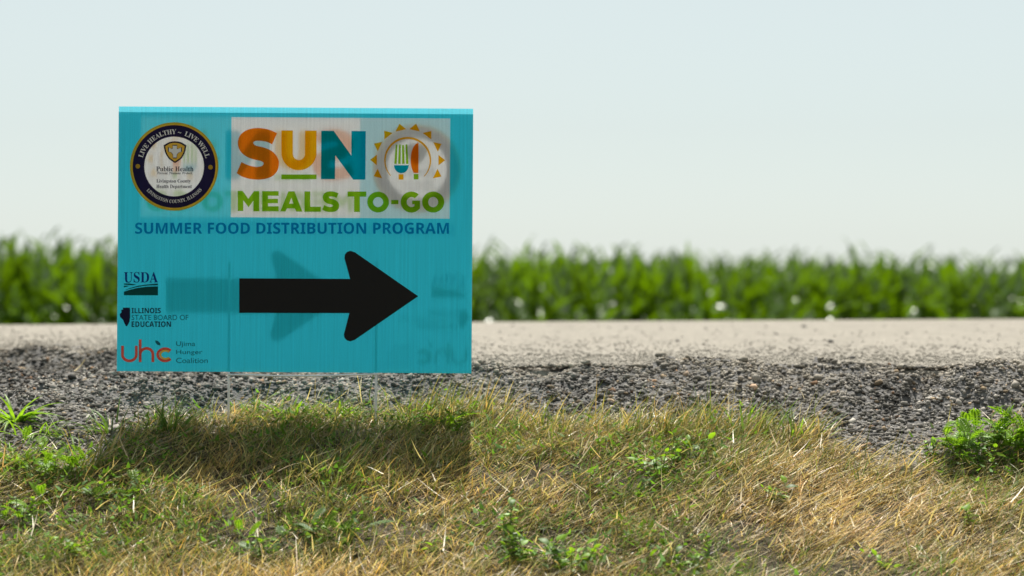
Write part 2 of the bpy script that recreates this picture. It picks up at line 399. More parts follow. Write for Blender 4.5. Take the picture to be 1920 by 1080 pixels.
def scatter(n, dens=None, x0=-2.0, x1=2.2, ya=2.3, extra=0.0):
    x = RNG.uniform(x0, x1, n); y = ya + (4.75 - ya) * RNG.random(n) ** .8
    keep = (y < y_grass(x) + .02 + extra + .05 * RNG.normal(size=n) * .5)
    # outside the picture's footprint a thinner stand is enough
    far = (np.abs(x) > .25 * y) | (y < 3.3)
    keep &= ~far | (RNG.random(n) < .22)
    keep &= (fbm(x, y, 8, 3) > .38) | (RNG.random(n) < .35)
    if dens is not None: keep &= RNG.random(n) < dens(x, y)
    return x[keep], y[keep]
def base_pts(x, y, up=0.0): return np.stack([x, y, ground_z(x, y) - .004 + up], 1)

def turf():
    out = []
    # matted dead thatch
    x, y = scatter(200000); n = len(x)
    yaw = .15 + RNG.normal(size=n) * 1.3
    out.append(blades(base_pts(x, y, .004 + .018 * RNG.random(n)), yaw, 1.15 + .45 * RNG.random(n), (.03 + .06 * RNG.random(n)), .0008 + .0010 * RNG.random(n), .7 * (RNG.random(n) - .3),
                      jitter_col((.48, .385, .215), n, .75), 3))
    # standing dry blades, leaning to the right up the bank
    x, y = scatter(240000); n = len(x); g = greenness(x, y)
    k = RNG.random(n) > g * .8; x, y = x[k], y[k]; n = len(x)
    wind = np.clip((x + .35) * 1.6, 0, 1)
    yaw = np.where(RNG.random(n) < .25 + .65 * wind, .35 + RNG.normal(size=n) * .55, RNG.random(n) * 6.28)
    ln = (.022 + .040 * RNG.random(n)) * (.45 + .55 * fbm(x, y, 5) + .6 * fbm(x, y, 15, 2)) * short(x, y)
    pal = np.where((RNG.random(n) < .45)[:, None], jitter_col((.74, .60, .32), n, .6), jitter_col((.56, .40, .14), n, .65))
    out.append(blades(base_pts(x, y, .004), yaw, .35 + .5 * RNG.random(n) + .35 * wind, ln, .0008 + .0010 * RNG.random(n), .4 + .9 * RNG.random(n), pal, 3, pal * (1.15, 1.1, 1.1)))
    # green and half-green blades
    x, y = scatter(210000, greenness); n = len(x); wind = np.clip((x + .35) * 1.6, 0, 1)
    yaw = np.where(RNG.random(n) < .2 + .5 * wind, .4 + RNG.normal(size=n) * .6, RNG.random(n) * 6.28)
    ln = (.022 + .046 * RNG.random(n)) * (.40 + .6 * fbm(x, y, 5) + .7 * fbm(x, y, 15, 2)) * short(x, y)
    pal = np.where((RNG.random(n) < .5)[:, None], jitter_col((.10, .195, .03), n, .6), jitter_col((.21, .25, .085), n, .55))
    tip = np.where((RNG.random(n) < .4)[:, None], jitter_col((.33, .27, .09), n, .2), pal)
    out.append(blades(base_pts(x, y), yaw, .15 + .55 * RNG.random(n), ln, .0010 + .0014 * RNG.random(n), .3 + 1.0 * RNG.random(n), pal, 3, tip))
    # pale bleached straws lying on top
    x, y = scatter(9000, extra=.04); n = len(x)
    out.append(blades(base_pts(x, y, .012 + .02 * RNG.random(n)), .3 + RNG.normal(size=n) * 1.1, .8 + .7 * RNG.random(n), .025 + .05 * RNG.random(n), .0013 + .0014 * RNG.random(n), 1.2 * (RNG.random(n) - .35),
                      jitter_col((.62, .53, .33), n, .2, .05), 3))
    # long thin blades straggling over the gravel's rim
    n = 4200; x = RNG.uniform(-1.6, 1.6, n); y = y_grass(x) - .02 + .07 * (RNG.random(n) - .6)
    k = RNG.random(n) < .12 + .88 * (fbm(x, x * 0 + 2, 5) > .52); x, y = x[k], y[k]; n = len(x)
    pal = np.where((RNG.random(n) < .5)[:, None], jitter_col((.15, .19, .045), n, .3), jitter_col((.5, .4, .18), n, .25))
    out.append(blades(base_pts(x, y), .2 + RNG.normal(size=n) * 1.0, .1 + .75 * RNG.random(n), .05 + .06 * RNG.random(n), .0014 + .0014 * RNG.random(n), .2 + .7 * RNG.random(n), pal, 4))
    return gather('grass', out, M_GRASS)
link('grass', turf(), kind='stuff', label='dry golden and green roadside grass on the bank', category='grass')

def cover():
    """tiny clover-like leaflets creeping through the turf"""
    x, y = scatter(110000, lambda a, b: np.clip(greenness(a, b) * 1.5 - .58, 0, 1)); n = len(x)
    yaw = RNG.random(n) * 6.283
    a = blades(base_pts(x, y, .008 + .03 * RNG.random(n)), yaw, .7 + .7 * RNG.random(n), .008 + .012 * RNG.random(n), .0035 + .004 * RNG.random(n), .5 * RNG.random(n), jitter_col((.11, .215, .03), n, .55), 3)
    return gather('ground_cover', [a], M_COVER)
link('ground_cover', cover(), kind='stuff', label='small creeping green leaflets woven through the turf', category='ground cover')

# ------------------------------------------------------------------ weeds and tufts one can pick out
def strip_leaf(name, mat, L=.05, W=.02, n=6, curl=.5, shape='ovate', fold=.25):
    V = []; F = []
    pz = px = 0.0; a = 0.0
    for i in range(n + 1):
        t = i / n
        w = {'ovate': math.sin(math.pi * min(1, .06 + t * .94)) ** .75 * (1.15 - .5 * t), 'blade': (1 - t ** 2.2) * min(1, .35 + t * 4), 'lance': math.sin(math.pi * (.08 + .92 * t)) ** .8}[shape] * W / 2
        V += [(px, -w, pz + fold * w), (px, 0, pz), (px, w, pz + fold * w)]
        a -= curl / n; px += L / n * math.cos(a); pz += L / n * math.sin(a)
    for i in range(n):
        b = 3 * i; F += [(b, b + 3, b + 4, b + 1), (b + 1, b + 4, b + 5, b + 2)]
    m = bpy.data.meshes.new(name); m.from_pydata(V, [], F); m.materials.append(mat)
    m.polygons.foreach_set('use_smooth', [True] * len(F)); return m
def lobed_leaf(name, mat, L=.075, curl=.5, seed=0):
    """deeply cut leaf: pointed lobes in pairs along a midrib, each lobe cut again"""
    rg = random.Random(seed); V = []; F = []
    def lobe(o, d, ln, w):
        side = Vector((-d.y, d.x, 0)); i = len(V)
        mid = o + d * ln * .45
        V.extend([tuple(o - side * w * .35), tuple(o + side * w * .35), tuple(mid + side * w * .5 + Vector((0, 0, .001))), tuple(o + d * ln + Vector((0, 0, -.12 * ln))), tuple(mid - side * w * .5 + Vector((0, 0, .001)))])
        F.append((i, i + 4, i + 3, i + 2, i + 1))
    pz = 0; px = .012; a = .15
    N = 7
    lobe(Vector((0, 0, 0)), Vector((1, 0, 0)), .016, .003)
    for k in range(N):
        t = k / (N - 1)
        ln = L * (.50 * math.sin(math.pi * (.22 + .7 * t)) + .05); step = L / N
        o = Vector((px, 0, pz))
        lobe(o - Vector((step * .2, 0, 0)), Vector((1, 0, -a * .2)).normalized(), step * 1.7, L * .10)
        if k < N - 1:
            for s in (-1, 1):
                dd = Vector((math.cos(.85 - .25 * t), s * math.sin(.85 - .25 * t), .12)).normalized()
                lobe(o, dd, ln, L * .10)
                lobe(o + dd * ln * .4, Vector((dd.x + .5, dd.y * .7, .05)).normalized(), ln * .42, L * .06)
                lobe(o + dd * ln * .4, Vector((dd.x - .35, dd.y, .05)).normalized(), ln * .36, L * .06)
        px += step * math.cos(a); pz += step * math.sin(a); a -= curl / N
    lobe(Vector((px - .004, 0, pz)), Vector((1, 0, -.1)), L * .26, L * .12)
    m = bpy.data.meshes.new(name); m.from_pydata(V, [], F); m.materials.append(mat); return m
def stem_mesh(name, pts, r, mat):
    V = []; F = []
    for i, p in enumerate(pts):
        rr = r * (1 - .6 * i / len(pts))
        for k in range(5): V.append((p[0] + rr * math.cos(k * 1.2566), p[1] + rr * math.sin(k * 1.2566), p[2]))
    for i in range(len(pts) - 1):
        for k in range(5): F.append((5 * i + k, 5 * i + (k + 1) % 5, 5 * i + 5 + (k + 1) % 5, 5 * i + 5 + k))
    m = bpy.data.meshes.new(name); m.from_pydata(V, [], F); m.materials.append(mat); return m
LOBED = [lobed_leaf('lobed_leaf', M_WEED, .062, .5, 1), lobed_leaf('lobed_leaf', M_WEED, .05, .9, 2), lobed_leaf('lobed_leaf', M_WEEDD, .055, .3, 3)]
OVATE = [strip_leaf('ovate_leaf', M_WEED, .022, .015, 6, .6), strip_leaf('ovate_leaf', M_WEEDD, .026, .014, 6, .9), strip_leaf('ovate_leaf', M_WEED, .016, .012, 6, .3)]
WIDE = [strip_leaf('wide_blade', M_WEED, .085, .008, 8, 1.1, 'blade', .5), strip_leaf('wide_blade', M_WEED, .065, .007, 8, .7, 'blade', .5), strip_leaf('wide_blade', M_WEEDD, .07, .006, 8, 1.4, 'blade', .5)]
FINE = [strip_leaf('tuft_blade', M_WEEDD, .075, .0038, 7, .5, 'blade', .5), strip_leaf('tuft_blade', M_WEED, .06, .0036, 7, .9, 'blade', .5), strip_leaf('tuft_blade', M_STRAW, .06, .003, 7, 1.2, 'blade', .3)]
def put_leaf(nm, me, par, p, yaw, elev, s=1.0, roll=0.0):
    o = bpy.data.objects.new(nm, me); COL.objects.link(o); o.parent = par
    o.location = p; o.scale = (s,) * 3; o.rotation_euler = (Matrix.Rotation(yaw, 3, 'Z') @ Matrix.Rotation(-elev, 3, 'Y') @ Matrix.Rotation(roll, 3, 'X')).to_euler()
def bushy(name, label, pxy, h, nst, spread, leaves, nleaf, size=1.0, group=None, seed=0):
    rg = random.Random(seed); x, y, z = pix(*pxy)
    t = thing(name, label, 'weed', (x, y, z), group)
    for s in range(nst):
        a = rg.uniform(0, 6.283); rr = spread * rg.uniform(.2, 1); hh = h * rg.uniform(.6, 1.05)
        pts = [(math.cos(a) * rr * (k / 5) ** .8 * 1.0, math.sin(a) * rr * (k / 5) ** .8, -.004 + hh * (k / 5)) for k in range(6)]
        link('stem', stem_mesh('stem', pts, .0012, M_STEM), t)
        for k in range(nleaf):
            f = .25 + .75 * (k + .5) / nleaf; q = f * 5; i = min(4, int(q)); w = q - i
            p = [pts[i][c] * (1 - w) + pts[i + 1][c] * w for c in range(3)]
            put_leaf('leaf', rg.choice(leaves), t, p, a + k * 2.4 + rg.uniform(-.5, .5), rg.uniform(.05, .75) + .5 * (f > .85), size * rg.uniform(.65, 1.15) * (1.1 - .25 * f), rg.uniform(-.5, .5))
    return t
def tuft(name, label, pxy, blades_, n, size, lean=(.5, 1.35), group=None, seed=0, rad=.02):
    rg = random.Random(seed); x, y, z = pix(*pxy)
    t = thing(name, label, 'grass tuft', (x, y, z), group)
    for k in range(n):
        a = rg.uniform(0, 6.283); r = rad * rg.random()
        put_leaf('blade', rg.choice(blades_), t, (r * math.cos(a), r * math.sin(a), -.003), a + rg.uniform(-.6, .6), rg.uniform(*lean), size * rg.uniform(.6, 1.15), rg.uniform(-.3, .3))
    return t
bushy('ragweed', 'bright green weed with deeply cut feathery leaves beside the asphalt lump', (1805, 868), .065, 6, .05, LOBED[:2], 5, .72, seed=1)
bushy('ragweed', 'bright green cut-leaf weed growing past the edge of the asphalt lump', (1893, 862), .075, 7, .05, LOBED[:2], 5, .75, seed=2)
bushy('broadleaf_weed', 'small round-leaved weed on the gravel rim next to the cut-leaf weeds', (1752, 862), .045, 4, .025, OVATE, 5, .8, seed=3)
bushy('broadleaf_weed', 'low leafy weed under the cut-leaf weeds at the bank top', (1850, 884), .045, 8, .06, OVATE, 6, .85, seed=4)
bushy('ragweed', 'dense low cut-leaf weed patch below the gravel gap beside the sign shadow', (110, 905), .05, 10, .085, LOBED[:2] + OVATE, 8, .5, seed=5)
bushy('broadleaf_weed', 'leafy green weed spreading in the turf well clear of the sign shadow', (40, 985), .05, 10, .085, LOBED[1:2] + OVATE, 8, .5, seed=6)
bushy('ragweed', 'bright cut-leaf weed in the dry grass far below the sign', (500, 1055), .055, 7, .06, LOBED + OVATE, 7, .45, seed=7)
bushy('broadleaf_weed', 'bushy weed with oval leaves at the foot of the bank', (990, 1068), .06, 8, .06, OVATE, 7, 1.0, seed=8)
bushy('broadleaf_weed', 'single tall stem weed with oval leaves above the bushy weed', (952, 1025), .07, 3, .015, OVATE, 7, 1.0, seed=9)
bushy('broadleaf_weed', 'wide leafy weed beside the bushy oval-leaved weed', (1070, 1078), .05, 9, .07, OVATE, 6, .95, seed=10)
bushy('broadleaf_weed', 'green oval-leaved weed among golden grass on the open bank', (1235, 905), .055, 8, .06, OVATE, 6, .85, seed=11)
bushy('broadleaf_weed', 'thin leafy weed in tall grass near the gravel rim', (1295, 870), .06, 5, .04, OVATE, 6, .85, seed=12)
bushy('broadleaf_weed', 'scattered oval leaves in straw low on the bank', (1480, 950), .045, 5, .06, OVATE, 4, .8, seed=13)
bushy('broadleaf_weed', 'little sprig of oval leaves in the driest golden grass', (1820, 990), .045, 4, .05, OVATE, 5, .8, seed=14)
bushy('broadleaf_weed', 'low green weed at the very foot of the bank in thin grass', (1290, 1078), .04, 7, .07, OVATE, 5, .85, seed=15)
bushy('ragweed', 'cut-leaf weed patch between the dense patch and the dry turf', (215, 945), .045, 8, .08, LOBED[1:] + OVATE, 5, .6, seed=21)
bushy('broadleaf_weed', 'small oval-leaved weed among straw under the dense cut-leaf patch', (150, 1040), .04, 6, .07, OVATE, 5, .8, seed=22)
bushy('broadleaf_weed', 'spreading oval-leaved weed beside the bright cut-leaf weed in dry grass', (610, 1020), .045, 8, .09, OVATE + LOBED[2:], 5, .7, seed=23)
bushy('broadleaf_weed', 'faint sprig of oval leaves in straw under the sign shadow', (800, 1040), .035, 4, .06, OVATE, 4, .7, seed=24)
bushy('broadleaf_weed', 'oval-leaved weed at the bank foot under golden grass', (1690, 1075), .04, 5, .07, OVATE, 4, .75, seed=25)
tuft('crabgrass_tuft', 'bright wide-bladed grass clump standing alone on the gravel', (28, 790), WIDE, 44, 1.1, (.35, 1.2), seed=1)
tuft('crabgrass_tuft', 'low bright grass clump on gravel beside the lone wide-bladed clump', (75, 812), WIDE[:2] + FINE, 40, .6, (.3, 1.3), seed=31, rad=.05)
bushy('broadleaf_weed', 'small leafy weed creeping onto the gravel beside the dense patch', (95, 860), .035, 8, .06, OVATE + LOBED[1:2], 5, .55, seed=32)
tuft('crabgrass_sprout', 'tiny three-leaved bright sprout on the gravel', (208, 768), WIDE, 4, .42, (.3, .6), seed=2, rad=.002)
tuft('crabgrass_tuft', 'bright wide-bladed grass clump between gravel and leafy weeds', (30, 868), WIDE, 40, 1.0, (.35, 1.2), seed=3)
tuft('grass_tuft', 'dark upright grass tuft at the edge of the sign shadow', (318, 808), FINE + FINE[:1], 110, .95, (.5, 1.5), seed=4, rad=.04)
tuft('grass_tuft', 'loose green tuft at the corner of the sign shadow', (208, 812), FINE + WIDE[2:], 44, .95, (.6, 1.45), seed=5, rad=.04)
tuft('grass_tuft', 'sparse tuft rooted in the gravel beside the sign shadow', (130, 818), FINE + WIDE[2:], 34, .85, (.5, 1.3), seed=6, rad=.04)
tuft('crabgrass_tuft', 'sunlit green tuft behind the stake wires beneath the sign', (545, 782), WIDE + FINE, 46, .9, (.4, 1.3), seed=7, rad=.06)
tuft('crabgrass_tuft', 'bright flat-leaved tuft beside the stake wire beneath the sign', (640, 780), WIDE[:2] + OVATE[:1], 46, .85, (.2, 1.1), seed=8, rad=.05)
tuft('crabgrass_tuft', 'bright tuft below the corner of the sign board', (815, 796), WIDE[:2] + FINE[:2], 40, .95, (.3, 1.2), seed=9, rad=.05)
tuft('grass_tuft', 'tall thin green tuft against the crumbled asphalt', (1400, 806), FINE, 44, 1.05, (.85, 1.5), seed=10, rad=.07)
tuft('grass_tuft', 'tall blue-green tuft where grass meets the lowest gravel', (1500, 818), FINE, 36, 1.0, (.85, 1.5), seed=11, rad=.06)
tuft('grass_tuft', 'wispy straw-coloured tuft on the rim just past the sign', (1060, 800), FINE[2:] + FINE[:1], 24, 1.0, (.4, 1.4), seed=12, rad=.07)
# dry stalk dropped on the gravel
x, y, z = pix(140, 705)
link('dry_stalk', stem_mesh('dry_stalk', [(0, 0, 0), (.004, .01, .004), (.009, .018, .010), (.013, .022, .017), (.016, .024, .022)], .0022, M_STRAW), loc=(x, y, z + .008),
     label='short pale dry stalk lying on the dark gravel', category='stalk')

# ------------------------------------------------------------------ corn
def corn_leaf(L, W, curl, seed):
    m = strip_leaf('corn_leaf', M_CORN, L, W, 12, curl, 'blade', .28)
    rg = random.Random(seed)
    for i, v in enumerate(m.vertices):                # wavy margins
        if i % 3 != 1: v.co.z += W * .16 * math.sin(i * 1.7 + seed * 2 + (i % 3) * 2.2) * min(1, i / 9)
    return m
CL = [corn_leaf(.54, .082, .55, 0), corn_leaf(.60, .086, 1.1, 1), corn_leaf(.56, .082, 1.8, 2), corn_leaf(.44, .068, .25, 3), corn_leaf(.40, .066, .9, 4)]
def corn_plan(rg, h):
    """list of (leaf variant, height, yaw, elevation, scale)"""
    out = []; ph = rg.uniform(0, 6.28); N = 16
    for k in range(N):
        f = k / (N - 1); ph += math.pi + rg.uniform(-.55, .55)
        top = f > .72
        e = (.75 + .6 * f + rg.uniform(-.2, .12)); e = min(e, 1.5)
        v = rg.choice([0, 3, 3]) if top else rg.choice([0, 1, 1, 2, 2, 4])
        zz = h * (.10 + .64 * f)
        sc = rg.uniform(.85, 1.1) * (.75 + .35 * math.sin(math.pi * (.15 + .75 * f)))
        pts = [(p.co.x * math.sin(e) + p.co.z * math.cos(e)) for p in CL[v].vertices]      # no leaf overtops the whorl
        sc = min(sc, (h * rg.uniform(.90, 1.0) - zz) / max(pts))
        out.append((v, zz, ph, e, sc))
    return out
PLANTS = [corn_plan(random.Random(50 + k), 1.42) for k in range(7)]
STALK = stem_mesh('stalk', [(0, 0, 0), (.004, .003, .35), (-.004, 0, .7), (.003, .002, 1.0)], .014, M_CSTALK)
def corn_height(x): return 1.64 - .010 * x
def row_y(x, k): return 18.4 + TAN * x + k * .76 / COS
rg = random.Random(5)
for k in range(2):                                   # two nearest rows: every plant a thing with its stalk and leaves
    x = -4.6
    while x < 6.2:
        yy = row_y(x, k) + rg.uniform(-.05, .05); s = corn_height(x) / 1.42 * rg.uniform(.95, 1.03)
        t = thing('corn_plant', 'leafy green corn plant at the edge of the field beyond the road', 'corn plant', (x, yy, float(ground_z(x, yy))), 'corn plants along the field edge', rg.uniform(0, 6.28))
        t.scale = (s, s, s)
        o = bpy.data.objects.new('stalk', STALK); COL.objects.link(o); o.parent = t
        for (v, zz, ph, e, sc) in PLANTS[rg.randrange(7)]:
            put_leaf('leaf', CL[v], t, (0, 0, zz), ph + rg.uniform(-.3, .3), min(1.52, e + rg.uniform(-.08, .08)), sc)
        x += .155 + rg.uniform(-.03, .04)
def corn_mass():
    base = []
    for m in CL:
        v = np.array([p.co[:] for p in m.vertices]); f = np.array([p.vertices[:] for p in m.polygons]); base.append((v, f))
    proto = []
    for pl in PLANTS:
        V = []; F = []; off = 0
        for (v, zz, ph, e, sc) in pl:
            R = np.array(Matrix.Rotation(ph, 3, 'Z') @ Matrix.Rotation(-e, 3, 'Y'))
            vv = base[v][0] @ R.T * sc + (0, 0, zz); V.append(vv); F.append(base[v][1] + off); off += len(vv)
        proto.append((np.concatenate(V), np.concatenate(F)))
    V = []; F = []; off = 0; r2 = random.Random(9)
    for k in range(0, 12):
        x = -9.0
        while x < 12:
            if k < 2 and -4.65 < x < 6.25: x += .17; continue
            yy = row_y(x, k); s = corn_height(x) / 1.42 * r2.uniform(.95, 1.03); a = r2.uniform(0, 6.28)
            v, f = proto[r2.randrange(7)]; c, sn = math.cos(a) * s, math.sin(a) * s
            V.append(np.stack([v[:, 0] * c - v[:, 1] * sn + x, v[:, 0] * sn + v[:, 1] * c + yy, v[:, 2] * s + CAMZ - 1.1], 1)); F.append(f + off); off += len(v)
            x += (.17 if k < 5 else .34) * r2.uniform(.8, 1.2)
    return np_mesh('corn_field', np.concatenate(V), np.concatenate(F), mat=M_CORN, smooth=True)
link('corn_field', corn_mass(), kind='stuff', label='mass of green corn filling the field behind its front rows', category='corn field')

# ------------------------------------------------------------------ the yard sign
PXM = FPX / D_SIGN
TILT = RAD(0.37)
SW, SH = .6096, .4555
GAP = .0045
SCX, SCZ = (551.8 - 960) / PXM, CAMZ + (HORIZON - 449.8) / PXM
CT, ST = math.cos(TILT), math.sin(TILT)
def S(px, py):
    """photo pixel on the board -> board coordinates (metres from its centre)"""
    a = (px - 551.8) / PXM; b = (449.8 - py) / PXM
    return (a * CT - b * ST, a * ST + b * CT)

def sheet_mat(name, mirror):
    """white corrugated plastic printed teal, the two white fields left unprinted"""
    m, n, l, out = new_mat(name)
    tc = n.new('ShaderNodeTexCoord'); sp = n.new('ShaderNodeSeparateXYZ'); l.new(tc.outputs['Object'], sp.inputs[0])
    xs = sp.outputs[0]
    def mth(op, a, b=None):
        k = n.new('ShaderNodeMath'); k.operation = op
        for i, v in enumerate((a, b)):
            if v is None: continue
            if isinstance(v, (int, float)): k.inputs[i].default_value = v
            else: l.new(v, k.inputs[i])
        return k.outputs[0]
    zs = sp.outputs[2]
    x0, z0 = S(432.5, 219.5); x1, z1 = S(841.5, 410)
    rect = mth('MULTIPLY', mth('LESS_THAN', mth('ABSOLUTE', mth('SUBTRACT', xs, (x0 + x1) / 2)), (x1 - x0) / 2),
               mth('LESS_THAN', mth('ABSOLUTE', mth('SUBTRACT', zs, (z0 + z1) / 2)), abs(z1 - z0) / 2))
    cx_, cz_ = S(325.2, 312.4)
    dx = mth('SUBTRACT', xs, cx_); dz = mth('SUBTRACT', zs, cz_)
    circ = mth('LESS_THAN', mth('SQRT', mth('ADD', mth('MULTIPLY', dx, dx), mth('MULTIPLY', dz, dz))), 80 / PXM)
    mask = mth('MAXIMUM', rect, circ)
    no = n.new('ShaderNodeTexNoise'); no.inputs['Scale'].default_value = 700; no.inputs['Detail'].default_value = 3
    l.new(tc.outputs['Object'], no.inputs['Vector'])
    mr = n.new('ShaderNodeMapRange'); mr.inputs[3].default_value = .86; mr.inputs[4].default_value = 1.14; mr.inputs[1].default_value = .3; mr.inputs[2].default_value = .7
    # every flute carries a slightly different film of ink
    mp = n.new('ShaderNodeMapping'); mp.inputs['Scale'].default_value = (300, 1, 5); l.new(tc.outputs['Object'], mp.inputs[0])
    n2 = n.new('ShaderNodeTexNoise'); n2.inputs['Scale'].default_value = 1; n2.inputs['Detail'].default_value = 2; l.new(mp.outputs[0], n2.inputs['Vector'])
    mixn = mth('ADD', mth('MULTIPLY', no.outputs[0], .55), mth('MULTIPLY', n2.outputs[0], .45))
    l.new(mixn, mr.inputs[0])
    def col(teal, white):
        mx = n.new('ShaderNodeMix'); mx.data_type = 'RGBA'; mx.inputs[6].default_value = (*teal, 1); mx.inputs[7].default_value = (*white, 1)
        l.new(mask, mx.inputs[0])
        v = n.new('ShaderNodeVectorMath'); v.operation = 'SCALE'; l.new(mx.outputs[2], v.inputs[0]); l.new(mr.outputs[0], v.inputs['Scale'])
        return v.outputs[0]
    p = n.new('ShaderNodeBsdfPrincipled'); p.inputs['Roughness'].default_value = .5; p.inputs['Specular IOR Level'].default_value = .25
    l.new(col((.014, .73, .93), (.94, .92, .92)), p.inputs['Base Color'])
    t = n.new('ShaderNodeBsdfTranslucent'); l.new(col((.26, .80, .92), (.98, .965, .965)), t.inputs['Color'])
    mx = n.new('ShaderNodeMixShader'); l.new(mth('ADD', mth('MULTIPLY', mask, .14), .43), mx.inputs[0])      # unprinted plastic lets more light through
    l.new(p.outputs[0], mx.inputs[1]); l.new(t.outputs[0], mx.inputs[2]); l.new(mx.outputs[0], out.inputs[0])
    return m
M_SHEET = sheet_mat('printed_corrugated_sheet', False)
m, n, l, out = new_mat('clear_flute'); t = n.new('ShaderNodeBsdfTranslucent'); t.inputs[0].default_value = (.85, .88, .88, 1); p = n.new('ShaderNodeBsdfDiffuse'); p.inputs[0].default_value = (.6, .64, .64, 1)
mx = n.new('ShaderNodeMixShader'); mx.inputs[0].default_value = .6; l.new(p.outputs[0], mx.inputs[1]); l.new(t.outputs[0], mx.inputs[2]); l.new(mx.outputs[0], out.inputs[0]); M_FLUTE = m
INKS = {}
def ink(name, filt, body=.25, bodycol=None):
    """printing ink: a coloured filter over the white plastic with a little body of its own"""
    if name in INKS: return INKS[name]
    m, n, l, out = new_mat(name + '_ink')
    tr = n.new('ShaderNodeBsdfTransparent'); tr.inputs[0].default_value = (*filt, 1)
    di = n.new('ShaderNodeBsdfDiffuse'); di.inputs[0].default_value = (*(bodycol or [c * .85 for c in filt]), 1)
    mx = n.new('ShaderNodeMixShader'); mx.inputs[0].default_value = body
    l.new(tr.outputs[0], mx.inputs[1]); l.new(di.outputs[0], mx.inputs[2]); l.new(mx.outputs[0], out.inputs[0])
    INKS[name] = m; return m
ORANGE = ink('orange', (1, .30, .012)); YELLOW = ink('yellow', (1, .58, .01)); TEAL = ink('teal', (.0, .46, .60)); GREEN = ink('green', (.36, .66, .025))
NAVY = ink('navy', (.025, .02, .065), .6); GOLD = ink('gold', (.82, .50, .06), .5); INKD = ink('dark', (.03, .03, .07), .85, (.016, .016, .04)); BLACK = ink('black', (.010, .010, .010), .93, (.021, .020, .020))
BLUE = ink('blue', (.12, .52, .78), .25, (.0, .20, .36)); DGREEN = ink('dark_green', (.15, .22, .16), .7, (.008, .055, .05)); RED = ink('red', (1, .45, .35), .62, (.95, .06, .02)); SLATE = ink('slate', (.45, .34, .34), .5, (.01, .10, .115))
WHITEP = ink('pale', (.80, .78, .74), .95); UNAVY = ink('deep_blue', (.10, .12, .45), .75, (.012, .028, .19)); AMBER = ink('amber', (.75, .42, .03), .9, (.72, .42, .06))

FRONT = thing('yard_sign', 'teal corrugated plastic yard sign with white logo panel and black arrow', 'sign', (SCX, D_SIGN, SCZ - SH / 2))
FRONT.rotation_euler = (0, TILT, 0)
def flat(name, polys, mat, layer, parent, **kw):
    """polys: list of (loops) in board metres; layer: step in front of the sheet"""
    V = []; F = []
    for loops in polys:
        if not isinstance(loops[0][0], (tuple, list)): loops = [loops]
        off = len(V); pts = [Vector((a, b, 0)) for lp in loops for (a, b) in lp]
        for tri in tessellate_polygon([[Vector((a, b, 0)) for a, b in lp] for lp in loops]): F.append([off + i for i in tri])
        V += [(p.x, -.00025 * layer, p.y + SH / 2) for p in pts]
    me = bpy.data.meshes.new(name); me.from_pydata(V, [], F); me.materials.append(mat)
    return printed(name, me, parent, **kw)
BACKPRINT = []
def printed(name, me, parent, back=True, **kw):
    o = link(name, me, parent, **kw)
    if parent is FRONT: o.location = (0, -GAP / 2 - .0002, 0)
    if back: BACKPRINT.append((name, me))
    return o
def zp(ox, oy, sc):
    return lambda pts: [S(ox + a / sc, oy + b / sc) for a, b in pts]
def smooth_loop(pts, corners, n=6):
    """closed Catmull-Rom through pts, sharp at the listed corner indices"""
    out = []; N = len(pts)
    for i in range(N):
        p1, p2 = pts[i], pts[(i + 1) % N]
        p0 = pts[i - 1] if i not in corners else (2 * p1[0] - p2[0], 2 * p1[1] - p2[1])
        p3 = pts[(i + 2) % N] if (i + 1) % N not in corners else (2 * p2[0] - p1[0], 2 * p2[1] - p1[1])
        for k in range(n):
            t = k / n
            out.append(tuple(.5 * (2 * p1[c] + (p2[c] - p0[c]) * t + (2 * p0[c] - 5 * p1[c] + 4 * p2[c] - p3[c]) * t * t + (3 * p1[c] - p0[c] - 3 * p2[c] + p3[c]) * t ** 3) for c in (0, 1)))
    return out
def arc(cx, cy, rx, ry, a0, a1, n=40):
    return [(cx + rx * math.cos(RAD(a0 + (a1 - a0) * k / n)), cy - ry * math.sin(RAD(a0 + (a1 - a0) * k / n))) for k in range(n + 1)]
def ring(cx, cy, r0, r1, n=72): return [arc(cx, cy, r1, r1, 0, 360 - 360 / n, n - 1), arc(cx, cy, r0, r0, 0, 360 - 360 / n, n - 1)]
def stroke(pts, w):
    L = []; R = []
    for i, p in enumerate(pts):
        a = pts[max(0, i - 1)]; b = pts[min(len(pts) - 1, i + 1)]; dx, dy = b[0] - a[0], b[1] - a[1]; q = math.hypot(dx, dy) or 1
        ww = w(i / (len(pts) - 1)) if callable(w) else w
        L.append((p[0] - dy / q * ww / 2, p[1] + dx / q * ww / 2)); R.append((p[0] + dy / q * ww / 2, p[1] - dx / q * ww / 2))
    return L + R[::-1]
def box2(x0, y0, x1, y1): return [(x0, y0), (x1, y0), (x1, y1), (x0, y1)]

